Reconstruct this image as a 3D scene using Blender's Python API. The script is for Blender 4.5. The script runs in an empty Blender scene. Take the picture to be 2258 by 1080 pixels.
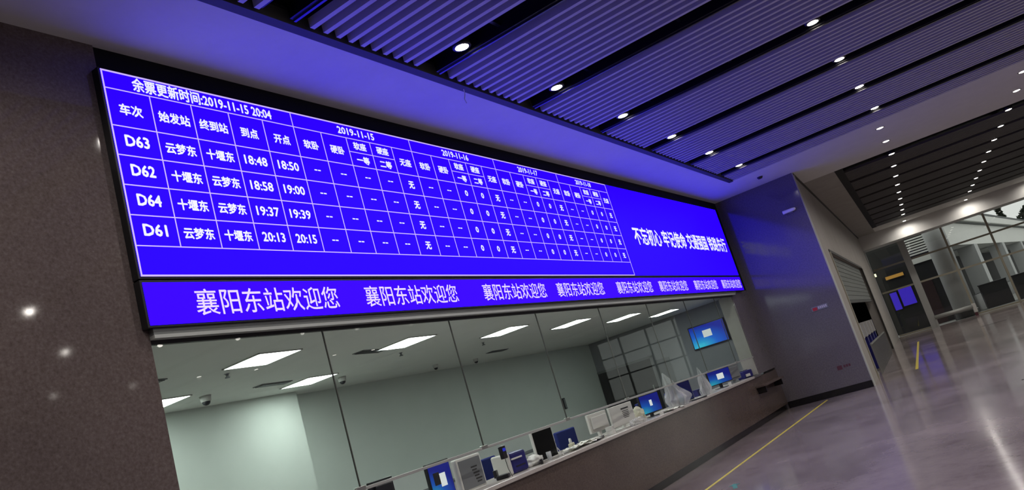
import bpy, bmesh, math, random
from mathutils import Matrix, Vector, noise
random.seed(4)
C = bpy.context.scene.collection
S = bpy.context.scene
PI = math.pi

# ------------------------------------------------------------------ camera
cam = bpy.data.cameras.new('camera')
cam.sensor_width = 36.0
cam.lens = 27.961
cam.clip_end = 1000
co = bpy.data.objects.new('camera', cam)
C.objects.link(co)
co.matrix_world = Matrix(((0.51952, -0.03193, -0.85386, 0.0),
                          (-0.80591, -0.35037, -0.47724, 0.0),
                          (-0.28393, 0.93607, -0.20775, 1.65),
                          (0, 0, 0, 1)))
S.camera = co
# ------------------------------------------------------------------ world: an overcast afternoon sky
w = bpy.data.worlds.new('sky'); S.world = w; w.use_nodes = True
bgn = w.node_tree.nodes['Background']
bgn.inputs['Color'].default_value = (0.79, 0.81, 0.78, 1)
bgn.inputs['Strength'].default_value = 1.02
# ------------------------------------------------------------------ exposure
S.view_settings.view_transform = 'Standard'
S.view_settings.look = 'None'
S.view_settings.exposure = 0.0
S.view_settings.gamma = 1.0
S.view_settings.use_curve_mapping = False
LAMP_W = 88.0        # watts of every hall downlight
OFFICE_E = 22.0       # radiance of the office ceiling panels
LED_E = 3.0          # radiance of the display's blue

# ------------------------------------------------------------------ materials
def mat(name, col, rough=0.5, metal=0.0, spec=0.5, emit=None, es=0.0, sample=True):
    m = bpy.data.materials.new(name); m.use_nodes = True
    b = m.node_tree.nodes['Principled BSDF']
    b.inputs['Base Color'].default_value = (*col, 1)
    b.inputs['Roughness'].default_value = rough
    b.inputs['Metallic'].default_value = metal
    b.inputs['Specular IOR Level'].default_value = spec
    if emit:
        b.inputs['Emission Color'].default_value = (*emit, 1)
        b.inputs['Emission Strength'].default_value = es
        if not sample:
            m.cycles.emission_sampling = 'NONE'
    return m

def speckle(name, cols, scale, rough, bump=0.0, spec=0.5, big=None, rvar=0.0):
    """granite / plaster: several noise scales mixed, in object space (metres)"""
    m = mat(name, cols[0], rough, spec=spec)
    nt = m.node_tree; N = nt.nodes; L = nt.links; b = N['Principled BSDF']
    tc = N.new('ShaderNodeTexCoord')
    n1 = N.new('ShaderNodeTexNoise'); n1.inputs['Scale'].default_value = scale
    n1.inputs['Detail'].default_value = 6; n1.inputs['Roughness'].default_value = 0.75
    L.new(tc.outputs['Object'], n1.inputs['Vector'])
    r = N.new('ShaderNodeValToRGB')
    k = len(cols); e = r.color_ramp.elements
    e[0].position = 0.32; e[0].color = (*cols[0], 1)
    e[1].position = 0.68; e[1].color = (*cols[-1], 1)
    for i in range(1, k - 1):
        x = e.new(0.32 + 0.36 * i / (k - 1)); x.color = (*cols[i], 1)
    L.new(n1.outputs['Fac'], r.inputs['Fac'])
    out = r.outputs['Color']
    if big:
        n2 = N.new('ShaderNodeTexNoise'); n2.inputs['Scale'].default_value = big[0]
        n2.inputs['Detail'].default_value = 3
        L.new(tc.outputs['Object'], n2.inputs['Vector'])
        mr = N.new('ShaderNodeMapRange'); mr.inputs[1].default_value = 0.3; mr.inputs[2].default_value = 0.7
        mr.inputs[3].default_value = big[1]; mr.inputs[4].default_value = big[2]
        L.new(n2.outputs['Fac'], mr.inputs[0])
        mx = N.new('ShaderNodeMix'); mx.data_type = 'RGBA'; mx.blend_type = 'MULTIPLY'
        mx.inputs[0].default_value = 1
        L.new(out, mx.inputs[6]); L.new(mr.outputs[0], mx.inputs[7])
        out = mx.outputs[2]
        if rvar:
            ad = N.new('ShaderNodeMapRange'); ad.inputs[1].default_value = 0.3; ad.inputs[2].default_value = 0.7
            ad.inputs[3].default_value = rough; ad.inputs[4].default_value = rough + rvar
            L.new(n2.outputs['Fac'], ad.inputs[0]); L.new(ad.outputs[0], b.inputs['Roughness'])
    L.new(out, b.inputs['Base Color'])
    if bump:
        bp = N.new('ShaderNodeBump'); bp.inputs['Strength'].default_value = bump
        bp.inputs['Distance'].default_value = 0.01
        L.new(n1.outputs['Fac'], bp.inputs['Height']); L.new(bp.outputs['Normal'], b.inputs['Normal'])
    return m

def glass(name, tint, ior=1.5, extra=0.0, grime=0.0):
    m = bpy.data.materials.new(name); m.use_nodes = True
    nt = m.node_tree; N = nt.nodes; L = nt.links
    for n in list(N): N.remove(n)
    o = N.new('ShaderNodeOutputMaterial'); t = N.new('ShaderNodeBsdfTransparent')
    t.inputs['Color'].default_value = (*tint, 1)
    g = N.new('ShaderNodeBsdfGlossy'); g.inputs['Roughness'].default_value = 0.0
    lw = N.new('ShaderNodeLayerWeight'); lw.inputs['Blend'].default_value = .5
    f = N.new('ShaderNodeMath'); f.operation = 'POWER'; f.inputs[1].default_value = 5      # Schlick
    L.new(lw.outputs['Facing'], f.inputs[0])
    a = N.new('ShaderNodeMath'); a.operation = 'MULTIPLY_ADD'; a.inputs[1].default_value = .22; a.inputs[2].default_value = .03 + extra; a.use_clamp = True
    mx = N.new('ShaderNodeMixShader')
    L.new(f.outputs[0], a.inputs[0]); L.new(a.outputs[0], mx.inputs[0])
    L.new(t.outputs[0], mx.inputs[1]); L.new(g.outputs[0], mx.inputs[2])
    out = mx.outputs[0]
    if grime:
        d = N.new('ShaderNodeBsdfDiffuse'); d.inputs['Color'].default_value = (.55, .55, .55, 1)
        m2 = N.new('ShaderNodeMixShader'); m2.inputs[0].default_value = grime
        L.new(out, m2.inputs[1]); L.new(d.outputs[0], m2.inputs[2]); out = m2.outputs[0]
    L.new(out, o.inputs['Surface'])
    return m

def screen_mat(name, strength=1.0):
    """desktop wallpaper: blue field with a cyan glow in the lower left corner"""
    m = bpy.data.materials.new(name); m.use_nodes = True
    nt = m.node_tree; N = nt.nodes; L = nt.links; b = N['Principled BSDF']
    tc = N.new('ShaderNodeTexCoord'); mp = N.new('ShaderNodeMapping')
    mp.inputs['Location'].default_value = (-0.05, 0, -0.02); mp.inputs['Scale'].default_value = (0.95, 0, 1.15)
    gr = N.new('ShaderNodeTexGradient'); gr.gradient_type = 'SPHERICAL'
    r = N.new('ShaderNodeValToRGB'); e = r.color_ramp.elements
    e[0].position = 0.05; e[0].color = (0.004, 0.012, 0.30, 1)
    e[1].position = 0.95; e[1].color = (0.03, 0.50, 0.66, 1)
    x = e.new(0.5); x.color = (0.006, 0.11, 0.60, 1)
    L.new(tc.outputs['Generated'], mp.inputs['Vector']); L.new(mp.outputs[0], gr.inputs[0])
    L.new(gr.outputs['Fac'], r.inputs['Fac'])
    b.inputs['Base Color'].default_value = (0.01, 0.01, 0.012, 1); b.inputs['Roughness'].default_value = 0.2
    L.new(r.outputs['Color'], b.inputs['Emission Color']); b.inputs['Emission Strength'].default_value = strength
    return m

M = {}
M['granite'] = speckle('brown_granite', [(.092, .070, .066), (.122, .096, .091), (.146, .118, .112), (.185, .155, .148)], 42, .05, spec=.42, big=(.9, .88, 1.12))
M['granite_counter'] = speckle('counter_granite', [(.062, .043, .037), (.094, .070, .060), (.118, .092, .080)], 55, .22, spec=.35, big=(1.1, .9, 1.1))
M['granite_dark'] = speckle('return_wall_stone', [(.105, .095, .100), (.130, .118, .125), (.155, .142, .150)], 30, .10, spec=.5, big=(.7, .92, 1.08))
M['skirting'] = speckle('black_skirting_stone', [(.006, .006, .006), (.012, .011, .011)], 60, .18)
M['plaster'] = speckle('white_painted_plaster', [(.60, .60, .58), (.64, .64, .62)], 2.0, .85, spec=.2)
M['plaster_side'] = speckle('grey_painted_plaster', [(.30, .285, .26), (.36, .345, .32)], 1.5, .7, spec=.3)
M['office_wall'] = speckle('office_wall_paint', [(.61, .67, .62), (.65, .71, .66)], 1.2, .6, spec=.3)
M['office_wall_dimmed'] = speckle('office_wall_dimmed_falloff', [(.25, .26, .28), (.28, .29, .31)], 1.2, .6, spec=.3)  # end wall: light falloff away from the panels put into a darker colour
M['office_ceiling'] = speckle('office_ceiling_board', [(.74, .76, .72), (.78, .80, .76)], 1.5, .7, spec=.3)
M['black'] = mat('matt_black', (.008, .008, .010), .55)
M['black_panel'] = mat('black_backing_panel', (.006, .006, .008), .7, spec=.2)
M['plenum'] = mat('dark_plenum', (.05, .05, .055), .9)
M['lane'] = mat('lane_board', (.10, .10, .11), .8)
M['channel'] = mat('black_channel', (.006, .006, .007), .3)
M['lip'] = mat('lane_metal_lip', (.14, .14, .15), .28, 1.0)
M['screen_off'] = mat('switched_off_screen', (.003, .003, .004), .2, spec=.15)
M['rail'] = mat('dark_grey_ceiling_rail', (.045, .046, .042), .6)
M['slat'] = mat('pale_aluminium_slat', (.48, .46, .47), .45, .0, .5)
M['slat_far'] = mat('brown_grey_slat', (.05, .045, .043), .6)
M['steel'] = mat('brushed_steel', (.42, .43, .40), .32, .85)
M['alu'] = mat('grey_aluminium', (.42, .43, .41), .4, .3)
M['fascia'] = mat('grey_metal_fascia', (.17, .185, .18), .45, .2)
M['fascia_lip'] = mat('light_metal_lip', (.50, .53, .50), .4, .2)
M['frame'] = mat('warm_grey_frame', (.33, .31, .24), .45, .3)
M['glass'] = glass('counter_glass', (.94, .97, .95), 1.5, .0)
M['glass_win'] = glass('window_glass', (.95, .96, .95), 1.5, .02)
M['silicone'] = mat('seam_silicone', (.12, .12, .11), .3)
M['ctop'] = speckle('pale_countertop_stone', [(.42, .39, .36), (.52, .49, .46)], 40, .25)
M['white_pl'] = mat('white_plastic', (.58, .58, .55), .4)
M['camera_white'] = mat('camera_white', (.85, .85, .85), .4)
M['cream_pl'] = mat('cream_plastic', (.48, .47, .36), .45)
M['grey_pl'] = mat('grey_plastic', (.16, .17, .18), .5)
M['dark_pl'] = mat('dark_plastic', (.012, .012, .016), .35)
M['blue_pl'] = mat('deep_blue_plastic', (.012, .012, .14), .4)
M['blue_fab'] = speckle('blue_fabric', [(.010, .020, .13), (.016, .030, .19)], 300, .9)
M['paper'] = mat('white_paper', (.70, .70, .64), .8)
M['ink'] = mat('dark_ink', (.03, .03, .03), .8)
M['red'] = mat('red_print', (.42, .02, .03), .6)
M['yellow'] = speckle('yellow_floor_paint', [(.42, .34, .02), (.56, .46, .04)], 20, .5)
M['green'] = mat('green_floor_sticker', (.02, .17, .12), .5)
M['lamp'] = mat('downlight_diffuser', (.9, .9, .9), .5, emit=(1, .93, .86), es=14, sample=False)
M['trimring'] = mat('downlight_ring', (.6, .6, .6), .3, .6)
M['panel_light'] = mat('panel_diffuser', (.9, .9, .9), .5, emit=(.93, 1, .97), es=OFFICE_E)
M['led_blue'] = mat('led_blue', (.003, .003, .006), .8, spec=.05, emit=(.0090, 0.0, 1), es=LED_E)
M['led_strip'] = mat('led_blue_strip', (.003, .003, .006), .8, spec=.05, emit=(.0155, 0.0, 1), es=LED_E)
M['led_white'] = mat('led_white', (.1, .1, .1), .5, emit=(.84, .84, 1), es=1.0, sample=False)
M['led_pink'] = mat('led_pale_pink', (.1, .1, .1), .5, emit=(.80, .66, .95), es=1.0, sample=False)
M['led_line'] = mat('led_line', (.1, .1, .1), .5, emit=(.60, .45, 1), es=1.0, sample=False)
M['screen'] = screen_mat('desktop_screen', .55)
M['screen_dim'] = screen_mat('dim_desktop_screen', .10)
M['screen_bright'] = screen_mat('bright_desktop_screen', 1.1)
M['win_white'] = mat('screen_window_white', (.2, .2, .2), .5, emit=(.75, .82, .80), es=.7, sample=False)
M['conc'] = speckle('pale_concrete', [(.80, .81, .78), (.86, .87, .84)], 1.0, .8)
M['conc_col'] = speckle('grey_column_paint', [(.48, .49, .49), (.54, .55, .55)], 1.0, .7)
M['dark_out'] = mat('dark_arcade', (.012, .013, .012), .7)
M['roof_edge'] = mat('dark_roof_edge', (.10, .11, .11), .7)
M['paving'] = speckle('outdoor_paving', [(.28, .28, .27), (.34, .34, .32)], 3, .7)
M['planter'] = speckle('dark_granite_planter', [(.012, .014, .014), (.03, .032, .03)], 20, .35)
M['louvre_w'] = mat('white_louvre', (.85, .86, .82), .6)
M['leaf'] = speckle('tree_leaves', [(.012, .02, .012), (.03, .045, .025)], 4, .9)
M['dull_red'] = mat('faded_red', (.085, .02, .03), .6)
M['bark'] = mat('tree_bark', (.04, .03, .025), .9)
M['shutter'] = speckle('grey_green_shutter', [(.10, .11, .10), (.13, .14, .13)], 3, .5, spec=.4)

def floor_mat():
    m = speckle('polished_marble_floor', [(.155, .126, .126), (.222, .188, .186), (.262, .222, .216)], 1.1, .10, spec=.20, big=(.45, .80, 1.15), rvar=.05)
    N = m.node_tree.nodes; L = m.node_tree.links; b = N['Principled BSDF']
    tc = N.new('ShaderNodeTexCoord'); n = N.new('ShaderNodeTexNoise'); n.inputs['Scale'].default_value = .8
    n.inputs['Detail'].default_value = 2
    bp = N.new('ShaderNodeBump'); bp.inputs['Strength'].default_value = .08; bp.inputs['Distance'].default_value = .02
    L.new(tc.outputs['Object'], n.inputs['Vector']); L.new(n.outputs['Fac'], bp.inputs['Height'])
    L.new(bp.outputs['Normal'], b.inputs['Normal'])
    return m
M['floor'] = floor_mat()

def bag_mat():
    m = bpy.data.materials.new('thin_white_plastic_film'); m.use_nodes = True
    nt = m.node_tree; N = nt.nodes; L = nt.links
    for n in list(N): N.remove(n)
    o = N.new('ShaderNodeOutputMaterial'); d = N.new('ShaderNodeBsdfPrincipled')
    d.inputs['Base Color'].default_value = (.62, .64, .66, 1); d.inputs['Roughness'].default_value = .25
    t = N.new('ShaderNodeBsdfTransparent'); mx = N.new('ShaderNodeMixShader'); mx.inputs[0].default_value = .38
    L.new(t.outputs[0], mx.inputs[1]); L.new(d.outputs[0], mx.inputs[2]); L.new(mx.outputs[0], o.inputs['Surface'])
    return m
M['film'] = bag_mat()

# ------------------------------------------------------------------ helpers
def ident(): return Matrix.Identity(4)
def box(bm, x0, x1, y0, y1, z0, z1, T=None, bev=0.0):
    r = bmesh.ops.create_cube(bm, size=1.0)
    vs = r['verts']
    for v in vs:
        v.co = Vector(((x0 + x1) / 2 + v.co.x * (x1 - x0), (y0 + y1) / 2 + v.co.y * (y1 - y0), (z0 + z1) / 2 + v.co.z * (z1 - z0)))
    if bev:
        es = list({e for v in vs for e in v.link_edges})
        rr = bmesh.ops.bevel(bm, geom=es, offset=bev, segments=2, affect='EDGES', profile=.5)
        vs = list({v for f in rr['faces'] for v in f.verts} | {v for v in vs if v.is_valid})
    if T is not None:
        for v in vs: v.co = T @ v.co
    return vs
def prism(bm, pts, z0, z1):
    lo = [bm.verts.new((x, y, z0)) for x, y in pts]; hi = [bm.verts.new((x, y, z1)) for x, y in pts]
    n = len(pts)
    bm.faces.new(lo[::-1]); bm.faces.new(hi)
    for i in range(n): bm.faces.new((lo[i], lo[(i + 1) % n], hi[(i + 1) % n], hi[i]))
def lathe(bm, prof, seg=24, T=None):
    rings = []
    for r, z in prof:
        rings.append([bm.verts.new((r * math.cos(2 * PI * i / seg), r * math.sin(2 * PI * i / seg), z)) for i in range(seg)])
    for a, b in zip(rings, rings[1:]):
        for i in range(seg): bm.faces.new((a[i], a[(i + 1) % seg], b[(i + 1) % seg], b[i]))
    bm.faces.new(rings[0][::-1]); bm.faces.new(rings[-1])
    if T is not None:
        for rg in rings:
            for v in rg: v.co = T @ v.co
def tube(bm, p, q, r, seg=8):
    p = Vector(p); q = Vector(q); d = q - p
    T = Matrix.Translation(p) @ d.to_track_quat('Z', 'Y').to_matrix().to_4x4()
    lathe(bm, [(r, 0), (r, d.length)], seg, T)
def obj(name, bm, m, parent=None, smooth=False):
    bmesh.ops.recalc_face_normals(bm, faces=bm.faces)
    me = bpy.data.meshes.new(name); bm.to_mesh(me); bm.free()
    me.materials.append(M[m] if isinstance(m, str) else m)
    if smooth:
        for p in me.polygons: p.use_smooth = True
    o = bpy.data.objects.new(name, me); C.objects.link(o)
    if parent: o.parent = parent
    return o
def bx(name, m, parent, *a, bev=0.0, T=None):
    bm = bmesh.new(); box(bm, *a, T=T, bev=bev); return obj(name, bm, m, parent)
def thing(name, label, cat, loc=(0, 0, 0), rz=0.0, group=None):
    o = bpy.data.objects.new(name, None); C.objects.link(o); o.empty_display_size = .1
    o.location = loc; o.rotation_euler = (0, 0, rz); o['label'] = label; o['category'] = cat
    if group: o['group'] = group
    return o
def tag(o, label, cat, group=None):
    o['label'] = label; o['category'] = cat
    if group: o['group'] = group
    return o
def struct(o, label=None):
    o['kind'] = 'structure'
    if label: o['label'] = label
    return o
def link_copy(src, parent, name=None):
    c = src.copy(); C.objects.link(c); c.parent = parent
    return c
def copy_tree(r, label=None, loc=None, rz=None):
    c = r.copy(); C.objects.link(c)
    if label: c['label'] = label
    if loc is not None: c.location = loc
    if rz is not None: c.rotation_euler = (0, 0, rz)
    for ch in list(r.children):
        d = ch.copy(); C.objects.link(d); d.parent = c
        for g in list(ch.children):
            e = g.copy(); C.objects.link(e); e.parent = d
    return c

YW = 5.28      # plane of the ticket wall
HC = 5.49      # hall ceiling height
TH = 0.0784    # the far hall is turned by this angle in plan
ex = Vector((math.cos(TH), math.sin(TH))); ey = Vector((-math.sin(TH), math.cos(TH)))
def B(x, y): v = ex * x + ey * y; return (v.x, v.y)
def Bobj(o): o.rotation_euler = (0, 0, TH); return o

# ------------------------------------------------------------------ floor
bm = bmesh.new()
prism(bm, [(-7, -14), B(46.8, -16), B(46.8, 9), (20, 10), (-7, 10)], -.3, 0)
struct(obj('floor', bm, 'floor'), 'polished marble hall floor')
# ------------------------------------------------------------------ walls of the ticket front
bm = bmesh.new(); box(bm, -7, 3.705, YW, YW + .35, 0, HC)
wl = struct(obj('wall_left', bm, 'granite'), 'polished brown granite wall left of the display')
bx('skirting', 'skirting', wl, -7, 3.705, YW - .012, YW, 0, .14)
# black backing over and behind the display
struct(bx('wall_backing', 'black_panel', None, 3.705, 20.57, YW + .02, YW + .3, 3.09, HC), 'black panel around the display')
# pier at the right end of the counter window
pier = struct(bx('wall_pier', 'granite_dark', None, 19.07, 20.57, YW + .005, YW + .30, 1.05, 3.09), 'stone pier at the end of the counter window')
bx('jamb_lining', 'plaster_side', pier, 19.045, 19.07, YW + .03, YW + .34, 1.06, 3.0)
# return wall
rw = struct(bx('wall_return', 'granite_dark', None, 20.57, 20.80, 3.24, 5.60, 0, HC), 'dark polished stone return wall right of the display')
bx('skirting', 'skirting', rw, 20.552, 20.57, 3.235, YW, 0, .16)
bx('corner_trim', 'alu', rw, 20.585, 20.80, 3.222, 3.24, 0.0, HC)
# closing walls out of view
struct(bx('wall_back', 'plaster_side', None, -7.3, -7, -14, 5.63, 0, HC + .6))
bm = bmesh.new(); prism(bm, [(-7, -14.3), (20, -14.3), B(46.8, -16.3), B(46.8, -16), (20, -14), (-7, -14)], 0, HC + .6)
struct(obj('wall_right', bm, 'plaster_side'))

# ------------------------------------------------------------------ the office behind the glass
OC = 3.08
struct(bx('wall_office_back', 'office_wall', None, 3.0, 9.12, 9.66, 10.3, 0, OC))
obk = struct(bx('wall_office_rear', 'office_wall', None, 9.12, 20.7, 10.02, 10.3, 0, OC))
struct(bx('wall_office_left', 'office_wall', None, 2.8, 3.0, YW + .35, 10.0, 0, OC))
struct(bx('wall_office_end', 'office_wall_dimmed', None, 20.5, 20.568, YW + .30, 10.02, 0, OC))
struct(bx('ceiling_office', 'office_ceiling', None, 2.8, 20.7, YW + .3, 10.35, OC, OC + .2))
# dark doorway in the end wall's corner
d = struct(bx('door_1', 'dark_pl', None, 20.46, 20.50, 8.36, 10.0, 0, 2.2, bev=.004), 'dark glass door in the far corner of the office')
bx('door_frame', 'grey_pl', d, 20.44, 20.50, 8.28, 8.36, 0, 2.26); bx('door_frame', 'grey_pl', d, 20.44, 20.50, 8.28, 10.0, 2.2, 2.26)
bx('door_handle', 'steel', d, 20.42, 20.45, 8.48, 8.51, .9, 1.5)
d = struct(bx('door_2', 'grey_pl', None, 20.47, 20.50, 7.84, 8.24, 0, 2.1, bev=.004), 'grey door leaf beside the dark glass door')
bx('door_handle', 'steel', d, 20.43, 20.47, 7.88, 7.98, 1.0, 1.02)

# ------------------------------------------------------------------ ceiling of the near hall
cl = struct(bx('ceiling', 'plaster', None, -7, 20.57, 4.335, 5.60, HC, HC + .35), 'plain white ceiling band above the display')
bx('ceiling_rail', 'rail', cl, -7, 18.74, 4.235, 4.335, HC - .012, HC + .30)
bx('plenum_slab', 'plenum', cl, -7.3, 18.9, -14.3, 4.6, HC + .50, HC + .7)
bx('black_baffle', 'channel', cl, -7, 18.7, 4.20, 4.235, HC + .13, HC + .5)
LX0 = 6.88; LP = 2.137
lanes = [LX0 + LP * k for k in range(-5, 6)]
slat0 = None
for k in range(-5, 7):
    base = 5.143 + LP * k
    for i in range(10):
        x = base + .1668 * i
        if x > 18.66: continue
        if slat0 is None:
            bm = bmesh.new(); box(bm, -.0275, .0275, -14, 4.205, HC, HC + .095)
            s = obj('slat', bm, 'slat', cl); slat0 = s
        else:
            s = link_copy(slat0, cl)
        s.location = (x, 0, 0)
lane0 = None
for x in lanes:
    if lane0 is None:
        bm = bmesh.new(); box(bm, -.10, .10, -14, 4.2, HC + .26, HC + .29); a = obj('lane_board', bm, 'lane', cl)
        bm = bmesh.new()
        box(bm, -.19, -.17, -14, 4.2, HC + .02, HC + .30); box(bm, .13, .19, -14, 4.2, HC + .015, HC + .30)
        b = obj('lane_channel', bm, 'channel', cl)
        bm = bmesh.new(); box(bm, .172, .20, -14, 4.2, HC - .002, HC + .03); c = obj('lane_lip', bm, 'lip', cl); lane0 = (a, b, c)
    else:
        a = link_copy(lane0[0], cl); b = link_copy(lane0[1], cl); c = link_copy(lane0[2], cl)
    a.location = b.location = c.location = (x, 0, 0)
bm = bmesh.new()
for y in [3.3 - 1.3 * j for j in range(13)]:
    box(bm, -7, 18.7, y - .02, y + .02, HC + .095, HC + .13)
c_ = obj('slat_carrier', bm, 'channel', cl); c_['kind'] = 'stuff'

# plain band between the two slatted fields
S2X0, S2X1, S2Y = 22.89, 42.5, .74
bm = bmesh.new()
prism(bm, [(18.70, -14), B(S2X0, -16), B(S2X0, 1.62), (20.57, 3.24), (20.57, 4.335), (18.70, 4.335)], HC, HC + .35)
cb = struct(obj('ceiling_band', bm, 'plaster'), 'plain ceiling band between the two slatted ceilings')
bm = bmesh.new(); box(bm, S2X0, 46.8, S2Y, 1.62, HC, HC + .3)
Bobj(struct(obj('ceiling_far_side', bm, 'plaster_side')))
bm = bmesh.new(); box(bm, S2X1, 46.8, -16, S2Y, HC, HC + .3)
Bobj(struct(obj('ceiling_far_end', bm, 'plaster')))
bm = bmesh.new(); box(bm, 45.0, 46.8, -16, 1.62, 4.76, HC)
Bobj(struct(obj('trim_3', bm, 'plaster'), 'pale dropped bulkhead above the far windows'))
bm = bmesh.new(); box(bm, S2X0, S2X1, -16, S2Y, HC + .25, HC + .4)
cf = Bobj(struct(obj('ceiling_far', bm, 'channel'), 'dark slatted ceiling of the far hall'))
bm = bmesh.new(); box(bm, S2X0, S2X1, S2Y - .20, S2Y + .01, HC - .01, HC + .2); obj('ceiling_rail', bm, 'black_panel', cf)
# far slats: bays of ten narrow slats between dark lanes
LP2 = 2.17; L2 = 23.52
for k in range(9):
    bm = bmesh.new()
    xa = L2 + LP2 * k + .30
    for i in range(10):
        x = xa + .175 * i
        if x < S2X1: box(bm, x - .065, x + .065, -16, S2Y - .1, HC, HC + .06)
    s = obj('slat_bay', bm, 'slat_far', cf); s['kind'] = 'stuff'

# ------------------------------------------------------------------ downlights
ORD = ['first', 'second', 'third', 'fourth', 'fifth', 'sixth', 'seventh', 'eighth', 'ninth', 'tenth', 'eleventh', 'twelfth']
sp = bpy.data.lights.new('downlight_spot', 'SPOT'); sp.energy = LAMP_W; sp.color = (1, .93, .86)
sp.spot_size = math.radians(165); sp.spot_blend = .7; sp.shadow_soft_size = .06
def downlight_proto():
    t = thing('ceiling_downlight', '', 'downlight')
    bm = bmesh.new(); lathe(bm, [(.098, 0), (.105, .006), (.105, .11), (.09, .11), (.088, .012)], 24)
    obj('housing', bm, 'dark_pl', t, True)
    bm = bmesh.new(); lathe(bm, [(.001, -.010), (.05, -.008), (.087, .004), (.087, .01)], 24)
    obj('diffuser', bm, 'lamp', t, True)
    l = bpy.data.objects.new('lamp_light', sp); C.objects.link(l); l.parent = t; l.location = (0, 0, -.03)
    return t
sp_far = sp.copy(); sp_far.energy = LAMP_W * 1.0; sp_far.spot_size = math.radians(172)
dl0 = downlight_proto(); used = False
def downlight(x, y, z, label, group):
    global used
    if not used: o = dl0; used = True
    else: o = copy_tree(dl0)
    o.location = (x, y, z); o['label'] = label; o['group'] = group
    return o
rows = [(3.73, 'row beside the white ceiling band', 'downlights of the row next to the display'),
        (.80, 'second row from the display', 'downlights of the middle row'),
        (-2.10, 'third row from the display', 'downlights of the right-hand row'),
        (-5.0, 'fourth row from the display', 'downlights of the fourth row'), (-9.5, 'fifth row from the display', 'downlights of the fifth row')]
for y, rn, g in rows:
    for k, x in enumerate(lanes[2:]):
        if y == 3.73 and k == 0: pass
        downlight(x, y, HC + .035, 'round downlight, %s, %s lane from the near end' % (rn, ORD[k]), g)
for y, x0, rn in ((.95, 19.55, 'left'), (-1.95, 19.75, 'right'), (-4.9, 19.95, 'far right'), (-8.5, 20.1, 'outermost right')):
    downlight(x0, y, HC - .004, 'round downlight in the plain ceiling band, nearer one of the %s pair' % rn, 'downlights in the plain ceiling band')
    downlight(x0 + 1.85, y - .03 + .11, HC - .004, 'round downlight in the plain ceiling band, farther one of the %s pair' % rn, 'downlights in the plain ceiling band')
for yb, rn in ((-.72, 'left'), (-3.58, 'right'), (-6.5, 'outer right')):
    for k in range(9):
        x, y = B(L2 + LP2 * k, yb)
        downlight(x, y, HC - .004, 'small downlight in the far dark ceiling, %s row, %s from near' % (rn, ORD[k]), 'downlights of the far hall, %s row' % rn)
    x, y = B(44.4, yb)
    o = downlight(x, y, HC - .004, 'bright round downlight in the pale ceiling above the far windows, %s one' % rn, 'downlights above the far windows')
    for ch in o.children:
        if ch.type == 'LIGHT': ch.data = sp_far

# smoke detector and a loose wire on the ceiling
bm = bmesh.new(); lathe(bm, [(.02, -.05), (.05, -.045), (.065, -.02), (.07, 0)], 20)
o = tag(obj('smoke_detector', bm, 'dark_pl', None, True), 'small dark smoke detector on the white ceiling near the return wall', 'smoke detector'); o.location = (19.5, 3.78, HC)
bm = bmesh.new()
for p, q in (((0, 0, 0), (.03, .02, -.05)), ((.03, .02, -.05), (.02, .04, -.11)), ((.02, .04, -.11), (.06, .05, -.15))): tube(bm, p, q, .006, 6)
o = tag(obj('loose_wire', bm, 'white_pl'), 'short white wire end hanging from the dark ceiling rail', 'wire'); o.location = (7.65, 4.29, HC - .01)

# ------------------------------------------------------------------ LED display
def text_mesh(s, size, bold=0.0, xs=1.0):
    cu = bpy.data.curves.new('t', 'FONT'); cu.body = s; cu.size = size
    cu.align_x = 'CENTER'; cu.align_y = 'CENTER'; cu.resolution_u = 2
    o = bpy.data.objects.new('t', cu); C.objects.link(o)
    dg = bpy.context.evaluated_depsgraph_get()
    me = bpy.data.meshes.new_from_object(o.evaluated_get(dg))
    bpy.data.objects.remove(o)
    xs_ = [v.co.x for v in me.vertices]; ys_ = [v.co.y for v in me.vertices]
    cx = (min(xs_) + max(xs_)) / 2; cy = (min(ys_) + max(ys_)) / 2
    for v in me.vertices:   # text laid out in the xz plane, facing -y, centred
        v.co = Vector(((v.co.x - cx) * xs, 0, v.co.y - cy))
    return me, (max(xs_) - min(xs_)) * xs, max(ys_) - min(ys_)
cache = {}
def text(s, x, z, size, parent, m='led_white', bold=.0, width=None, y=-.0045, name='lettering', fixz=None):
    key = (s, size, m, bold, width)
    if key not in cache:
        me, w_, h_ = text_mesh(s, size, bold)
        if width:
            for v in me.vertices: v.co.x *= width / w_
        if bold:   # heavier strokes: the flat glyphs laid over themselves, shifted a hair each way
            bm = bmesh.new()
            for i, (dx, dz) in enumerate(((0, 0), (1, .4), (-1, -.4), (.4, -1), (-.4, 1))):
                n0 = len(bm.verts); bm.from_mesh(me); bm.verts.ensure_lookup_table()
                for v in bm.verts[n0:]: v.co += Vector((dx * bold, -.0001 * i, dz * bold))
            bm.to_mesh(me); bm.free()
        me.materials.clear(); me.materials.append(M[m]); cache[key] = me
    o = bpy.data.objects.new(name, cache[key]); C.objects.link(o); o.parent = parent
    o.location = (x, y, z)
    return o
LF = 5.20
led = thing('led_display', 'large blue LED ticket board with white train table, above the counter window', 'display board', (0, LF, 0))
bx('casing', 'black', led, 3.655, 20.02, .004, .10, 3.45, 5.245, bev=.004)
bx('screen', 'led_blue', led, 3.675, 20.0, 0, .003, 3.47, 5.23)
grid = bmesh.new()
def hl(x0, x1, z, t=.0085): box(grid, x0, x1, -.003, -.0005, z - t / 2, z + t / 2)
def vl(x, z0, z1, t=.0085): box(grid, x - t / 2, x + t / 2, -.0032, -.0006, z0, z1)
Z = [5.225, 5.067, 4.736, 4.480, 4.225, 3.972, 3.718, 3.475]
X1 = 13.28
hl(3.675, X1, Z[0] , .014); hl(3.675, X1, Z[7], .014)
for z in Z[1:7]: hl(3.68, X1, z)
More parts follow.
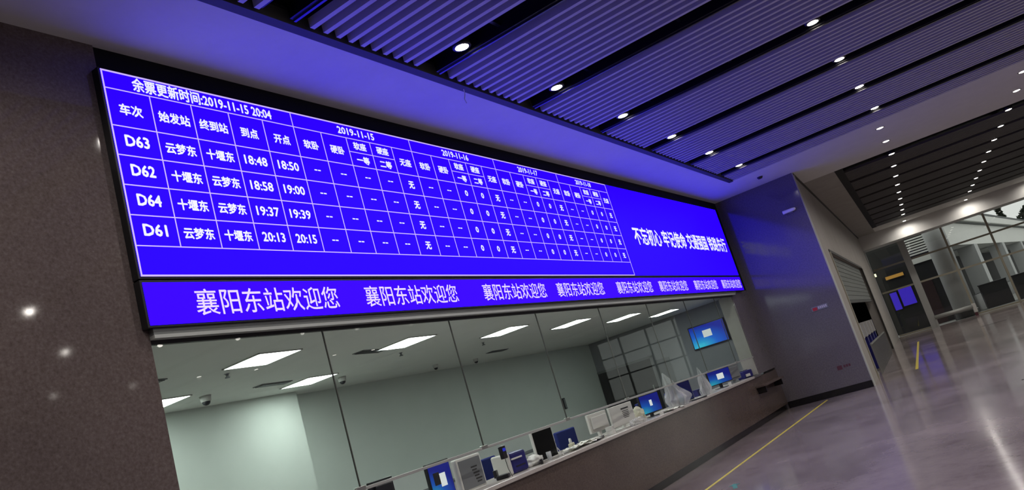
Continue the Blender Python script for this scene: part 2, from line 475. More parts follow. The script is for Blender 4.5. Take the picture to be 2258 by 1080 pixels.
vl(3.682, 3.475, 5.225, .012); vl(X1, 3.475, 5.225, .012)
cols = [3.675 + .4 * i for i in range(6)]
for c in cols[1:5]: vl(c, Z[6], Z[1])
DG = [5.675, 7.58, 9.48, 11.38, 13.28]
for g in range(4):
    if g >= 0: vl(DG[g], Z[6], Z[0])
    for i in range(1, 5): vl(DG[g] + .381 * i, Z[6], Z[1])
    hl(DG[g] + .762, DG[g] + .381 * 4, 4.905, .008)
obj('table_lines', grid, 'led_line', led)
BO = .0035
text('余票更新时间:2019-11-15 20:04', 4.67, 5.148, .13, led, bold=BO, width=1.47)
def cc(i): return 3.675 + .4 * (i + .5)
for i, s in enumerate(['车次', '始发站', '终到站', '到点', '开点']):
    text(s, cc(i), 4.892, .105, led, bold=BO, width=.30 if len(s) == 3 else .20)
RW = [('D63', '云梦东', '十堰东', '18:48', '18:50'), ('D62', '十堰东', '云梦东', '18:58', '19:00'),
      ('D64', '十堰东', '云梦东', '19:37', '19:39'), ('D61', '云梦东', '十堰东', '20:13', '20:15')]
for r, row in enumerate(RW):
    z = (Z[2 + r] + Z[3 + r]) / 2
    for i, s in enumerate(row):
        if i == 0: text(s, cc(i), z + .005, .135, led, bold=BO * 1.3, width=.205)
        elif i < 3: text(s, cc(i), z - .004, .105, led, bold=BO, width=.292)
        else: text(s, cc(i), z, .125, led, bold=BO, width=.262)
for g in range(4):
    x0 = DG[g]
    text('2019-11-1%d' % (5 + g), x0 + .95, 5.148, .115, led, bold=BO, width=.59)
    def gc(i): return x0 + .381 * (i + .5)
    text('软卧', gc(0), 4.892, .10, led, bold=BO, width=.205); text('硬卧', gc(1), 4.892, .10, led, bold=BO, width=.205)
    text('软座', gc(2), 4.986, .095, led, bold=BO, width=.20); text('硬座', gc(3), 4.986, .095, led, bold=BO, width=.20)
    text('一等', gc(2), 4.818, .095, led, bold=BO, width=.20); text('二等', gc(3), 4.818, .095, led, bold=BO, width=.20)
    text('无座', gc(4), 4.892, .10, led, bold=BO, width=.205)
    for r in range(4):
        z = (Z[2 + r] + Z[3 + r]) / 2
        for i, s in enumerate(['--', '--', '--' if g == 0 else '0', '--' if g == 0 else '0', '无']):
            if s == '无': text(s, gc(i), z - .004, .105, led, bold=BO * 1.2, width=.098)
            elif s == '0': text(s, gc(i), z, .105, led, bold=BO * 1.2, width=.060)
            else: text(s, gc(i), z, .11, led, bold=.0015, width=.085)
text('不忘初心 牢记使命 交通强国 铁路先行', 16.83, 4.262, .38, led, bold=.009, width=5.90)

strip = thing('led_strip', 'long narrow blue LED welcome strip under the large board', 'display board', (0, LF, 0))
bx('casing', 'black', strip, 3.655, 20.02, .004, .10, 3.065, 3.44, bev=.004)
bx('screen', 'led_strip', strip, 3.675, 20.0, 0, .003, 3.083, 3.42)
for x0 in (4.10, 6.09, 8.25, 10.19, 12.32, 14.28, 16.33, 18.30):
    text('襄阳东站欢迎您', x0 + .80, 3.25, .235, strip, 'led_pink', bold=.0012, width=1.60)

# ------------------------------------------------------------------ fascia, glass front, counter
f = struct(bx('trim_1', 'fascia', None, 3.705, 19.30, YW - .055, YW + .05, 3.015, 3.064), 'grey metal fascia under the LED strip')
bx('lip', 'fascia_lip', f, 3.705, 19.20, YW - .060, YW + .02, 2.988, 3.015)
bx('shadow_gap', 'black', f, 3.705, 19.10, YW + .005, YW + .04, 2.955, 2.988)
win = struct(bx('window_1', 'fascia', None, 3.705, 19.07, YW + .04, YW + .07, 2.985, 3.09), 'glass screen of the ticket counter')
seams = [3.705] + [5.49 + 2.025 * i for i in range(7)] + [19.045]
for a, b in zip(seams, seams[1:]):
    bx('glass_pane', 'glass', win, a + .004, b - .004, YW + .012, YW + .024, 1.475, 2.985)
for s in seams[1:-1]:
    bx('glass_seam', 'silicone', win, s - .004, s + .004, YW + .010, YW + .026, 1.475, 2.985)
    bx('steel_clip', 'steel', win, s - .06, s + .06, YW + .002, YW + .034, 1.45, 1.49, bev=.004)
bx('bottom_rail', 'alu', win, 3.705, 19.045, YW + .004, YW + .032, 1.448, 1.476, bev=.003)
ct = thing('ticket_counter', 'long brown granite ticket counter with pale top running below the glass', 'counter', (0, 0, 0))
bx('front_panel', 'granite_counter', ct, 3.72, 20.54, YW, YW + .12, .13, 1.0)
bx('plinth', 'skirting', ct, 3.72, 20.54, YW + .05, YW + .13, 0.0, .13)
bx('countertop', 'ctop', ct, 3.72, 18.45, YW - .03, YW + .78, 1.0, 1.048, bev=.006)
bx('desk_panel', 'grey_pl', ct, 3.72, 18.45, YW + .70, YW + .74, .05, 1.0)
bx('end_top', 'granite_dark', ct, 18.45, 19.06, YW - .02, YW + .6, 1.0, 1.045, bev=.004)
lg = thing('low_shelf', 'low dark writing shelf on the counter front beside the return wall', 'shelf', (18.35, YW - .003, .72))
bx('shelf_top', 'granite_counter', lg, 0, 1.75, -.24, 0, .06, .10, bev=.004)
bx('shelf_bracket', 'skirting', lg, .06, .10, -.20, 0, -.08, .06); bx('shelf_bracket', 'skirting', lg, 1.60, 1.64, -.20, 0, -.08, .06)

# ------------------------------------------------------------------ office fittings
def panel(x, y, lab):
    t = thing('ceiling_light_panel', lab, 'light panel', (x, y, OC), 0, 'square light panels in the office ceiling')
    bm = bmesh.new(); s = .31
    for a in ((-s, s, -s, -s + .015), (-s, s, s - .015, s), (-s, -s + .015, -s, s), (s - .015, s, -s, s)): box(bm, a[0], a[1], a[2], a[3], -.014, 0)
    obj('frame', bm, 'white_pl', t)
    bx('diffuser', 'panel_light', t, -.296, .296, -.296, .296, -.010, -.002)
    return t
for k, x in enumerate((6.10, 8.60, 11.15, 13.55, 16.05, 18.50)):
    panel(x, 6.84, 'glowing square ceiling panel in the front row of the office, %s from the left' % ORD[k])
panel(6.05, 8.78, 'glowing square ceiling panel at the rear left of the office, half hidden by the granite wall')
panel(8.62, 8.80, 'glowing square ceiling panel close to the rear office wall, above the lit corner')
def dome(x, y, lab, s=1.0):
    t = thing('dome_camera', lab, 'security camera', (x, y, OC), 0, 'dome cameras on the office ceiling')
    bm = bmesh.new(); lathe(bm, [(.055 * s, -.07 * s), (.062 * s, -.06 * s), (.065 * s, -.02 * s), (.07 * s, 0)], 20); obj('camera_base', bm, 'white_pl', t, True)
    bm = bmesh.new(); lathe(bm, [(.004, -.115 * s), (.025 * s, -.11 * s), (.043 * s, -.093 * s), (.05 * s, -.068 * s)], 20); obj('camera_dome', bm, 'dark_pl', t, True)
dome(6.75, 8.75, 'white dome camera on the office ceiling nearest the granite wall', 1.1)
dome(9.45, 8.95, 'white dome camera on the office ceiling beside the first glass seam', 1.0)
dome(12.3, 9.25, 'third dome camera from the left on the office ceiling, small and dark', .8)
dome(13.75, 9.3, 'rightmost dome camera on the office ceiling', .8)
def vent(x, y, a, lab):
    t = thing('ceiling_vent', lab, 'vent', (x, y, OC), a, 'air vents in the office ceiling')
    bx('vent_frame', 'grey_pl', t, -.30, .30, -.09, .09, -.010, 0)
    for i in range(5): bx('vent_slat', 'dark_pl', t, -.28, .28, -.07 + .03 * i, -.055 + .03 * i, -.018, -.010)
vent(4.9, 7.3, .2, 'dark slotted air vent in the office ceiling nearest the granite wall')
vent(7.75, 8.6, .1, 'dark slotted air vent beside the rear light panel')
vent(8.2, 7.15, .15, 'dark slotted air vent left of the second front light panel')
vent(13.7, 8.7, 0, 'dark slotted air vent in the right half of the office ceiling')
for k, (x, y) in enumerate(((6.09, 7.45), (9.3, 7.55), (11.6, 7.6))):
    bm = bmesh.new(); lathe(bm, [(.012, -.05), (.03, -.048), (.03, -.04), (.012, -.03), (.02, -.004), (.035, 0)], 14)
    o = tag(obj('sprinkler', bm, 'grey_pl', None, True), 'small grey sprinkler head on the office ceiling, %s from the left' % ORD[k], 'sprinkler', 'sprinkler heads'); o.location = (x, y, OC)
# TV on the end wall
tv = thing('wall_television', 'wide television on the office end wall showing a blue desktop with a white window', 'television', (20.5, 6.58, 2.33))
bx('bezel', 'dark_pl', tv, -.07, -.02, -.50, .50, -.30, .30, bev=.008)
bx('bracket', 'grey_pl', tv, -.02, 0, -.2, .2, -.15, .15)
o = bx('screen', 'screen_bright', tv, -.073, -.0705, -.475, .475, -.275, .275)
bx('screen_window', 'win_white', o, -.0745, -.0735, -.10, .14, -.05, .13)
# the television faces -x: give its wallpaper gradient the right axes
def yz_screen(name, s):
    m = screen_mat(name, s)
    mp = [n for n in m.node_tree.nodes if n.type == 'MAPPING'][0]
    mp.inputs['Location'].default_value = (0, -0.80, 0.0); mp.inputs['Scale'].default_value = (0, 1.0, .95)
    return m
o.data.materials[0] = yz_screen('television_screen', 1.0)
# wall phone
t = thing('wall_phone', 'small dark phone fixed on the rear office wall', 'phone', (18.1, 10.02, 1.70))
bx('phone_body', 'dark_pl', t, -.06, .06, -.05, 0, -.14, .14, bev=.01); bx('handset', 'grey_pl', t, -.045, 0, -.08, -.05, -.12, .12, bev=.008)
# picture-light shelf strips
# office chairs with blue backs
def chair(x, y, rz, lab):
    t = thing('office_chair', lab, 'chair', (x, y, 0), rz, 'blue office chairs behind the counter')
    bx('backrest', 'blue_fab', t, -.29, .29, .20, .27, .62, 1.27, bev=.02)
    bx('seat', 'blue_fab', t, -.25, .25, -.25, .22, .44, .52, bev=.02)
    bx('back_support', 'dark_pl', t, -.03, .03, .24, .30, .36, .75); bx('column', 'steel', t, -.03, .03, -.03, .03, .1, .44)
    bm = bmesh.new()
    for k in range(5):
        a = 2 * PI * k / 5; tube(bm, (0, 0, .11), (.28 * math.cos(a), .28 * math.sin(a), .05), .018, 6)
        lathe(bm, [(.02, 0), (.03, .01), (.03, .05), (.02, .06)], 8, Matrix.Translation((.28 * math.cos(a), .28 * math.sin(a), 0)))
    obj('star_base', bm, 'dark_pl', t)
chair(6.6, 6.45, .1, 'blue office chair left of the first lit monitor')
chair(9.45, 6.55, -.1, 'blue office chair behind the blue box and cup clutter')
chair(11.25, 6.55, .15, 'blue office chair between the black monitor and the white monitor back')
chair(12.05, 6.6, -.1, 'blue office chair behind the white wrapped monitor')
chair(15.4, 6.55, 0, 'blue office chair behind the plastic bags')
chair(17.2, 6.6, 0, 'blue office chair behind the farther lit monitor')
# a low rear credenza with pale tops seen in the gap under the glass
t = thing('rear_cabinet', 'long pale green storage cabinet against the rear office wall', 'cabinet', (9.3, 9.58, 0))
bx('cabinet_body', 'office_wall', t, 0, 7.5, 0, .40, 0, .9); bx('cabinet_top', 'grey_pl', t, -.02, 7.52, -.02, .42, .9, .93)
for i in range(10): bx('cabinet_door', 'white_pl', t, .02 + .75 * i, .73 + .75 * i, -.02, 0, .04, .86, bev=.003)

ZC = 1.048
def monitor(x, y, rz, lab, scr=None, w=.50, h=.34, body='dark_pl', front=True, window=None, z=ZC, lift=.06):
    """front: the picture side faces the hall (-y)"""
    t = thing('computer_monitor', lab, 'monitor', (x, y, z), rz)
    b0, b1 = lift, lift + h
    bx('bezel', body, t, -w / 2, w / 2, -.02, .02, b0, b1, bev=.006)
    if front:
        o = bx('screen', scr or 'screen_off', t, -w / 2 + .016, w / 2 - .016, -.0225, -.0205, b0 + .016, b1 - .016)
        if window:
            for (a, b, c, d, mm) in window: bx('screen_window', mm, o, a, b, -.0245, -.0235, lift + c, lift + d)
    else:
        bx('rear_shell', body, t, -w / 2 + .05, w / 2 - .05, -.05, -.018, b0 + .05, b1 - .05, bev=.01)
    bx('neck', body, t, -.03, .03, .0, .045, .01, b0 + .10, bev=.004)
    bx('stand_base', body, t, -.12, .12, -.08, .12, 0, .012, bev=.004)
    return t
monitor(6.10, 5.62, .0, 'dark monitor seen from behind at the left end of the counter', w=.34, front=False, h=.38)
monitor(7.02, 5.62, .10, 'monitor with blue desktop nearest the camera, dark and white windows open', 'screen', w=.46, h=.40, lift=.03,
        window=[(-.15, -.03, .16, .29, 'dark_pl'), (-.03, .09, .13, .27, 'win_white')])
t = monitor(9.31, 5.62, 0, 'black monitor in a white frame beside the blue box', 'screen_off', w=.54, h=.40, body='white_pl', lift=.0)
monitor(11.08, 5.66, -.08, 'white monitor seen from behind left of the wrapped one', w=.56, h=.28, body='white_pl', front=False, lift=.09)
t = monitor(11.80, 5.58, -.10, 'white wrapped monitor with dark printed lines, beside the cream bag', w=.72, h=.32, body='white_pl', lift=.05, scr='white_pl')
for i, (wd, z, hh) in enumerate(((.24, .285, .022), (.20, .25, .010), (.21, .225, .010), (.18, .20, .010), (.20, .175, .010), (.16, .15, .010))):
    bx('printed_line', 'ink', t, .10 - wd / 2, .10 + wd / 2, -.0245, -.0235, z, z + hh)
monitor(12.98, 5.57, -.19, 'lit monitor with blue desktop and a pale emblem, beside the standing plastic bag', 'screen', w=.62, h=.33, lift=.06,
        window=[(-.03, .05, .12, .22, 'win_white')])
monitor(14.72, 5.58, -.21, 'dim bluish monitor between the two plastic bags', 'screen_dim', w=.56, h=.38, lift=.02)
monitor(16.95, 5.55, -.39, 'lit monitor with blue desktop and a white window farther along the counter', 'screen', w=.75, h=.31, lift=.09,
        window=[(-.09, .13, .10, .22, 'win_white')])
monitor(17.95, 5.55, -.3, 'grey monitor seen from behind near the pale window jamb', w=.50, h=.34, body='grey_pl', front=False)
monitor(16.05, 5.60, .1, 'black monitor just right of the taller translucent bag', w=.34, h=.26, front=False)

# wrapped white box-like display
t = thing('wrapped_display', 'grey-white film-wrapped display with dark printed lines right of the nearest lit monitor', 'display', (7.54, 5.60, ZC), .0)
bx('shell', 'white_pl', t, -.24, .24, -.03, .05, .01, .38, bev=.014)
bx('screen_film', 'grey_pl', t, -.21, .21, -.034, -.030, .03, .35)
for i in range(6): bx('printed_line', 'ink', t, .0 + .012 * i, .12 + .012 * i - (i % 2) * .03, -.0365, -.0345, .24 - .034 * i, .256 - .034 * i)
bx('stand_base', 'white_pl', t, -.13, .13, -.08, .1, 0, .015, bev=.004)
t = thing('intercom', 'small black intercom with a blue lit display fixed at the second glass seam', 'intercom', (7.92, YW + .06, 1.27), 0)
bx('intercom_body', 'dark_pl', t, -.045, .045, -.02, .03, .0, .15, bev=.008)
bx('display', mat('intercom_display', (.01, .01, .05), .3, emit=(.02, .04, .8), es=.5, sample=False), t, -.03, .03, -.0225, -.0205, .085, .12)
bm = bmesh.new(); tube(bm, (0, 0, .01), (.01, 0, -.12), .004, 6); tube(bm, (.01, 0, -.12), (.05, 0, -.215), .004, 6); obj('cable', bm, 'dark_pl', t)
t = thing('payment_terminal', 'dark little card terminal on the counter under the intercom', 'card terminal', (8.02, 5.50, ZC), .3)
bx('terminal_body', 'dark_pl', t, -.05, .05, -.08, .08, 0, .05, bev=.012); bx('terminal_screen', 'grey_pl', t, -.035, .035, -.04, .03, .05, .053); bx('stand', 'dark_pl', t, -.04, .04, .06, .10, .03, .12, bev=.006)
t = thing('ticket_printer', 'deep blue ticket printer with white side and white lever', 'printer', (8.44, 5.62, ZC), -.05)
bx('printer_body', 'blue_pl', t, -.15, .19, -.12, .16, 0, .25, bev=.03)
bx('side_panel', 'white_pl', t, -.21, -.15, -.12, .14, .0, .26, bev=.02)
bx('lever', 'white_pl', t, -.16, .06, -.145, -.125, .165, .185, bev=.004); bx('paper_slot', 'dark_pl', t, -.08, .12, -.124, -.118, .07, .085)
# clutter
def box_item(name, lab, cat, x, y, rz, dims, m, parts=(), bev=.004, z=ZC):
    t = thing(name, lab, cat, (x, y, z), rz)
    bx('body', m, t, -dims[0] / 2, dims[0] / 2, -dims[1] / 2, dims[1] / 2, 0, dims[2], bev=bev)
    for (n, mm, a) in parts: bx(n, mm, t, *a)
    return t
def crumple(name, lab, cat, x, y, w, d, h, m, seed, lift=0.0, parent=None):
    bm = bmesh.new(); bmesh.ops.create_icosphere(bm, subdivisions=4, radius=1)
    for v in bm.verts:
        n = noise.noise(v.co * 2.2 + Vector((seed, 0, 0))) * .35 + noise.noise(v.co * 6 + Vector((seed, 3, 0))) * .14
        p = v.co * (1 + n); v.co = Vector((p.x * w / 2, p.y * d / 2, max(0, p.z * h * .75 + h * .30)))
    o = obj(name, bm, m, None, True); o.location = (x, y, ZC + lift)
    return tag(o, lab, cat)
crumple('crumpled_bag', 'crumpled whitish plastic bag between the blue printer and the black monitor', 'bag', 8.85, 5.55, .30, .2, .12, 'white_pl', 3)
t = thing('glass_cup', 'small clear drinking glass left of the black monitor', 'cup', (9.03, 5.42, ZC))
bm = bmesh.new(); lathe(bm, [(.028, 0), (.036, .11), (.033, .11), (.026, .008)], 16); obj('cup_wall', bm, 'film', t, True)
box_item('stapler', 'dark stapler lying on the counter beside the crumpled bag', 'stapler', 8.78, 5.40, .5, (.16, .035, .035), 'dark_pl', [('lever_arm', 'dark_pl', (-.075, .075, -.015, .015, .04, .06))])
t = thing('price_card_stand', 'tilted white card stand with a grey square in front of the black monitor', 'card stand', (9.33, 5.38, ZC), .5)
T = Matrix.Rotation(-.5, 4, 'X')
bx('card', 'white_pl', t, -.06, .06, -.004, .004, 0.005, .13, T=T); bx('grey_square', 'grey_pl', t, -.03, .03, -.006, -.0045, .035, .095, T=T); bx('card_foot', 'white_pl', t, -.05, .05, 0, .06, 0, .008)
def paper_heap(x, y, lab, n, seed, spread=.35):
    random.seed(seed)
    t = thing('paper_pile', lab, 'papers', (x, y, ZC))
    for i in range(n):
        bm = bmesh.new(); a = random.uniform(-.6, .6)
        T = Matrix.Translation((random.uniform(-spread, spread), random.uniform(-.05, .05), .004 * i)) @ Matrix.Rotation(a, 4, 'Z')
        bmesh.ops.create_grid(bm, x_segments=6, y_segments=4, size=.5)
        for v in bm.verts:
            c = noise.noise(Vector((v.co.x * 3 + i, v.co.y * 3, seed)))
            v.co = T @ Vector((v.co.x * .30, v.co.y * .21, .006 + abs(c) * .05))
        bmesh.ops.solidify(bm, geom=bm.faces[:], thickness=.0015)
        obj('paper_sheet', bm, 'paper', t)
paper_heap(10.05, 5.48, 'loose heap of white papers right of the black monitor', 7, 5)
paper_heap(13.35, 5.38, 'few flat papers below the standing plastic bag', 3, 8, .2)
t = thing('tape_dispenser', 'grey-green tape dispenser behind the paper heap', 'tape dispenser', (10.35, 5.80, ZC), .3)
bx('dispenser_body', 'cream_pl', t, -.10, .10, -.03, .03, 0, .07, bev=.012)
bm = bmesh.new(); lathe(bm, [(.02, -.012), (.05, -.012), (.05, .012), (.02, .012)], 18, Matrix.Translation((-.02, 0, .09)) @ Matrix.Rotation(PI / 2, 4, 'X')); obj('tape_roll', bm, 'white_pl', t)
box_item('pen_tray', 'dark pen tray beside the tape dispenser', 'tray', 10.62, 5.48, .2, (.24, .10, .03), 'dark_pl', [('tray_rim', 'grey_pl', (-.12, .12, -.052, -.045, .03, .04))])
box_item('note_box', 'small white stacked note boxes in front of the white monitor back', 'box', 10.98, 5.45, .2, (.14, .12, .06), 'white_pl', [('upper_box', 'white_pl', (-.06, .05, -.05, .05, .062, .12))])
crumple('cream_bag', 'cream knotted bag between the wrapped monitor and the lit monitor', 'bag', 12.47, 5.62, .36, .22, .22, 'cream_pl', 11)
crumple('film_wrap', 'translucent film heap at the foot of the wrapped monitor', 'plastic wrap', 11.85, 5.36, .60, .12, .10, 'film', 14)
box_item('white_cup', 'small white cup on the counter below the lit monitor with the pale emblem', 'cup', 12.85, 5.36, .4, (.09, .07, .05), 'white_pl')
box_item('white_slip', 'small bright white card right of the dim monitor', 'card', 14.95, 5.40, .3, (.14, .05, .025), 'white_pl', bev=.002)
box_item('small_speaker', 'small pale desk speaker under the farther lit monitor', 'speaker', 17.05, 5.40, .2, (.10, .07, .07), 'white_pl', [('speaker_grille', 'grey_pl', (-.035, .035, -.038, -.035, .012, .06))])
box_item('keyboard', 'dark keyboard lying below the dim monitor', 'keyboard', 14.72, 5.32, -.2, (.40, .12, .02), 'dark_pl', [('key_block', 'grey_pl', (-.19, .19, -.05, .05, .02, .026))])
box_item('desk_box', 'dark blue desk box under the farther lit monitor', 'box', 16.30, 5.84, .0, (.50, .10, .12), 'blue_pl', [('box_lid', 'blue_pl', (-.26, .26, -.06, .06, .12, .135))])
t = thing('receipt_machine', 'small bluish machine with a bright white paper slip at the far end of the counter', 'receipt printer', (18.72, 5.52, 1.050), -.2)
bx('machine_body', 'blue_pl', t, -.20, .24, -.08, .10, 0, .17, bev=.02); bx('paper_slip', 'paper', t, -.14, .06, -.10, -.085, .03, .09); bx('machine_top', 'grey_pl', t, -.10, .10, -.05, .06, .17, .20, bev=.01)

def standing_bag(x, y, h, w, lab, seed, lean):
    """a limp translucent bag: wide foot, gathered folds, pulled up into a pointed tip"""
    bm = bmesh.new(); seg = 72; rows_ = 34; rings = []
    for j in range(rows_ + 1):
        u = j / rows_
        rad = w / 2 * ((.80 + .9 * u) if u < .22 else (1.0 * (1 - (u - .22) / .78) ** .85)) + .004
        ring = []
        for i in range(seg):
            a = 2 * PI * i / seg
            fold = .20 * math.sin(7 * a + seed + 2 * u) * (.3 + u) + .12 * math.sin(13 * a + 2 * seed - 3 * u)
            n = 1 + fold + .45 * noise.noise(Vector((math.cos(a) * 1.6, math.sin(a) * 1.6, u * 3 + seed)))
            ring.append(bm.verts.new((rad * n * math.cos(a) + lean * u ** 1.6, rad * .5 * n * math.sin(a), u * h * (1 + .06 * math.sin(3 * a + seed)))))
        rings.append(ring)
    for a, b in zip(rings, rings[1:]):
        for i in range(seg): bm.faces.new((a[i], a[(i + 1) % seg], b[(i + 1) % seg], b[i]))
    bm.faces.new(rings[0]); bm.faces.new(rings[-1])
    o = obj('plastic_bag', bm, 'film', None, True); o.location = (x, y, ZC)
    return tag(o, lab, 'bag')
standing_bag(14.00, 5.45, .62, .66, 'white translucent plastic bag standing with a pointed top, left of the dim monitor', 2.0, -.34)
standing_bag(15.62, 5.45, .54, .40, 'taller thin translucent bag right of the dim monitor', 5.5, -.10)

# ------------------------------------------------------------------ on the return wall
t = thing('bullet_camera', 'small white bullet camera high on the purple-lit return wall', 'security camera', (20.57, 3.58, 4.60))
bx('wall_plate', 'grey_pl', t, -.02, 0, -.05, .05, -.06, .04, bev=.004)
bm = bmesh.new(); tube(bm, (-.01, 0, 0), (-.09, 0, -.01), .014, 8); obj('arm', bm, 'grey_pl', t)
bm = bmesh.new(); lathe(bm, [(.020, -.17), (.034, -.15), (.042, -.10), (.045, .12), (.045, .15)], 18, Matrix.Translation((-.11, .02, .005)) @ Matrix.Rotation(-PI / 2, 4, 'X')); obj('camera_body', bm, 'camera_white', t, True)
t = thing('wall_notice', 'small pale notice with a red symbol on the return wall', 'sign', (20.57, 3.755, 2.125))
bx('notice_plate', 'grey_pl', t, -.008, 0, -.20, .20, -.055, .055, bev=.002)
M['notice_ink'] = mat('notice_pale_ink', (.5, .48, .5), .6)
bx('red_symbol', 'red', t, -.010, -.008, .06, .17, -.045, .03)
for i in range(5): bx('notice_letter', 'notice_ink', t, -.010, -.008, -.17 + .044 * i, -.14 + .044 * i, -.025, .035)
t = thing('red_sticker', 'faded dark red sticker low on the return wall', 'sticker', (20.57, 3.72, .62))
bx('sticker_mark', 'dull_red', t, -.004, 0, .04, .16, -.05, .05)
for i in range(3): bx('sticker_mark', 'dull_red', t, -.004, 0, -.16 + .06 * i, -.115 + .06 * i, -.02, .04)

# ------------------------------------------------------------------ floor markings
tag(bx('floor_line', 'yellow', None, 5.0, 20.15, 4.255, 4.305, 0, .003), 'yellow line on the floor parallel to the ticket counter', 'floor line')
bm = bmesh.new(); box(bm, -.05, 13.9, -.035, .035, 0, .003)
o = tag(obj('floor_line', bm, 'yellow'), 'yellow line on the floor of the far hall', 'floor line'); o.location = (22.46, 2.43, 0); o.rotation_euler = (0, 0, math.atan2(1.07, 13.88))
bm = bmesh.new(); prism(bm, [(-.22, -.03), (.06, -.03), (.06, -.08), (.2, .0), (.06, .08), (.06, .03), (-.22, .03)], 0, .002)
o = tag(obj('floor_arrow', bm, 'green'), 'green arrow sticker on the floor beside the yellow line', 'sticker'); o.location = (10.72, 3.80, 0); o.rotation_euler = (0, 0, .35)
for (x, y, l, lab) in ((34.3, .7, .9, 'dark slot in the floor before the far windows'), (14.8, -.15, .8, 'dark slot in the floor of the near hall, right')):
    tag(bx('floor_slot', 'black', None, x - .04, x + .04, y - l / 2, y + l / 2, 0, .003), lab, 'floor slot')

# ------------------------------------------------------------------ far hall: side wall with shutter opening
WB = 1.62
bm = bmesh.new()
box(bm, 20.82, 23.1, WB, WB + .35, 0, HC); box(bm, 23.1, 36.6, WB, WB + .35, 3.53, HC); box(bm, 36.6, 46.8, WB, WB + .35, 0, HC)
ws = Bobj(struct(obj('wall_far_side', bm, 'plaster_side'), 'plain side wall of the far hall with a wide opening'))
bx('ceiling_gap', 'black', ws, 20.85, 46.7, WB - .035, WB, HC - .05, HC)
bx('opening_trim', 'rail', ws, 23.0, 36.7, WB - .02, WB, 3.50, 3.58); bx('opening_trim', 'frame', ws, 23.0, 23.14, WB - .03, WB, 0, 3.5); bx('opening_trim', 'rail', ws, 36.5, 36.75, WB - .03, WB, 0, 3.5)
def Bthing(name, lab, cat, x, y, z=0, rz=0, group=None):
    p = B(x, y); return thing(name, lab, cat, (p[0], p[1], z), TH + rz, group)
t = Bthing('roller_shutter', 'grey-green shutter half lowered over the opening beyond the return wall', 'shutter', 23.15, WB + .1)
bx('shutter_curtain', 'shutter', t, 0, 13.3, 0, .03, 2.15, 3.5)
for i in range(9): bx('shutter_lath', 'shutter', t, 0, 13.3, -.012, 0, 2.17 + .148 * i, 2.30 + .148 * i, bev=.004)
bx('bottom_bar', 'rail', t, 0, 13.3, -.02, .05, 2.08, 2.15)
# dark room behind the opening
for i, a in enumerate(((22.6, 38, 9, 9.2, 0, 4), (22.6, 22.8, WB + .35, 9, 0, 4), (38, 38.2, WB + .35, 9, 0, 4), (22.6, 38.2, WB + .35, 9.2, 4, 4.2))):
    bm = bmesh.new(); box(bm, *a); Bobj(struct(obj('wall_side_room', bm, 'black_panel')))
gate0 = None
for i in range(5):
    lab = 'blue ticket gate with white stripes in the dark opening, %s from the near side' % ORD[i]
    if gate0 is None:
        t = gate0 = Bthing('ticket_gate', lab, 'ticket gate', 24.4, WB + .06, 0, 0, 'ticket gates in the dark opening')
        bx('gate_body', 'blue_pl', t, -.15, .15, 0, 1.2, 0, 1.02, bev=.02); bx('gate_top', 'blue_pl', t, -.20, .20, -.02, 1.22, 1.02, 1.42, bev=.02)
        bx('white_stripe', 'white_pl', t, -.205, -.10, -.03, 1.22, 1.03, 1.43); bx('gate_foot', 'steel', t, -.17, .17, -.02, 1.22, 0, .06)
    else:
        p = B(24.4 + 1.5 * i, WB + .06); copy_tree(gate0, lab, (p[0], p[1], 0), TH)
t = Bthing('barrier_railing', 'steel barrier railing with upright bars in front of the ticket gates', 'railing', 24.0, WB - .08)
bx('top_rail', 'steel', t, 0, 9, 0, .04, .82, .86)
for i in range(19): bx('upright_bar', 'steel', t, .5 * i - .015, .5 * i + .015, 0, .03, 0, .82)
t = Bthing('wall_lamp', 'small bright yellowish lamp beside the far left window', 'lamp', 46.7, 1.55, 3.44)
bx('lamp_case', 'grey_pl', t, 0, .06, -.07, .07, -.10, .10, bev=.01)
bx('lamp_tube', mat('lamp_warm', (1, 1, .8), .5, emit=(1, 1, .55), es=1.6, sample=False), t, -.02, -.001, -.04, .04, -.08, .08, bev=.004)

# ------------------------------------------------------------------ window wall at the far end
XW = 46.8
bm = bmesh.new(); box(bm, XW, XW + .3, -16, 2.0, 4.86, HC + .3); box(bm, XW, XW + .3, 1.62, 9, 0, 4.86)
Bobj(struct(obj('wall_far', bm, 'plaster'), 'pale wall band above the far windows'))
mull = [1.62, -.17, -2.19, -4.2, -6.25, -8.3, -10.3, -12.3, -14.3, -16]
for i, (a, b) in enumerate(zip(mull, mull[1:])):
    bm = bmesh.new(); hw = .05 if i else .0
    box(bm, XW - .02, XW + .10, b - .05, b + .05, 0, 4.86)
    w_ = Bobj(struct(obj('window_%d' % (i + 2), bm, 'frame'), 'tall framed window of the far wall, %s from the left' % ORD[i]))
    for z in ([3.70, 2.42, .06] if i != 1 else [3.70, 2.42]):
        bx('transom', 'frame', w_, XW, XW + .08, b + .05, a - .05, z - .045, z + .045)
    zs = [.10, 2.375, 3.655, 4.86]
    for z0, z1 in zip(zs, zs[1:]): bx('glass_pane', 'glass_win', w_, XW + .03, XW + .045, b + .05, a - .05, z0 + (.09 if z0 > .2 else 0), z1 - .0)
bm = bmesh.new(); box(bm, XW - .12, XW + .15, -.36, -.02, 0, 4.86)
Bobj(struct(obj('trim_2', bm, 'alu'), 'wide grey post between the two left windows'))
t = Bthing('bumper_rail', 'thick pale rail across the foot of the second far window', 'rail', XW - .1, -1.2)
bm = bmesh.new(); tube(bm, (0, .86, .47), (0, -.95, .47), .11, 14); obj('rail_bar', bm, 'alu', t, True)
bx('rail_post', 'alu', t, -.05, .05, .80, .90, 0, .47); bx('rail_post', 'dull_red', t, -.06, .06, -1.06, -.92, 0, .16); bx('rail_post', 'white_pl', t, -.08, .08, -1.10, -.92, .16, .62, bev=.02)

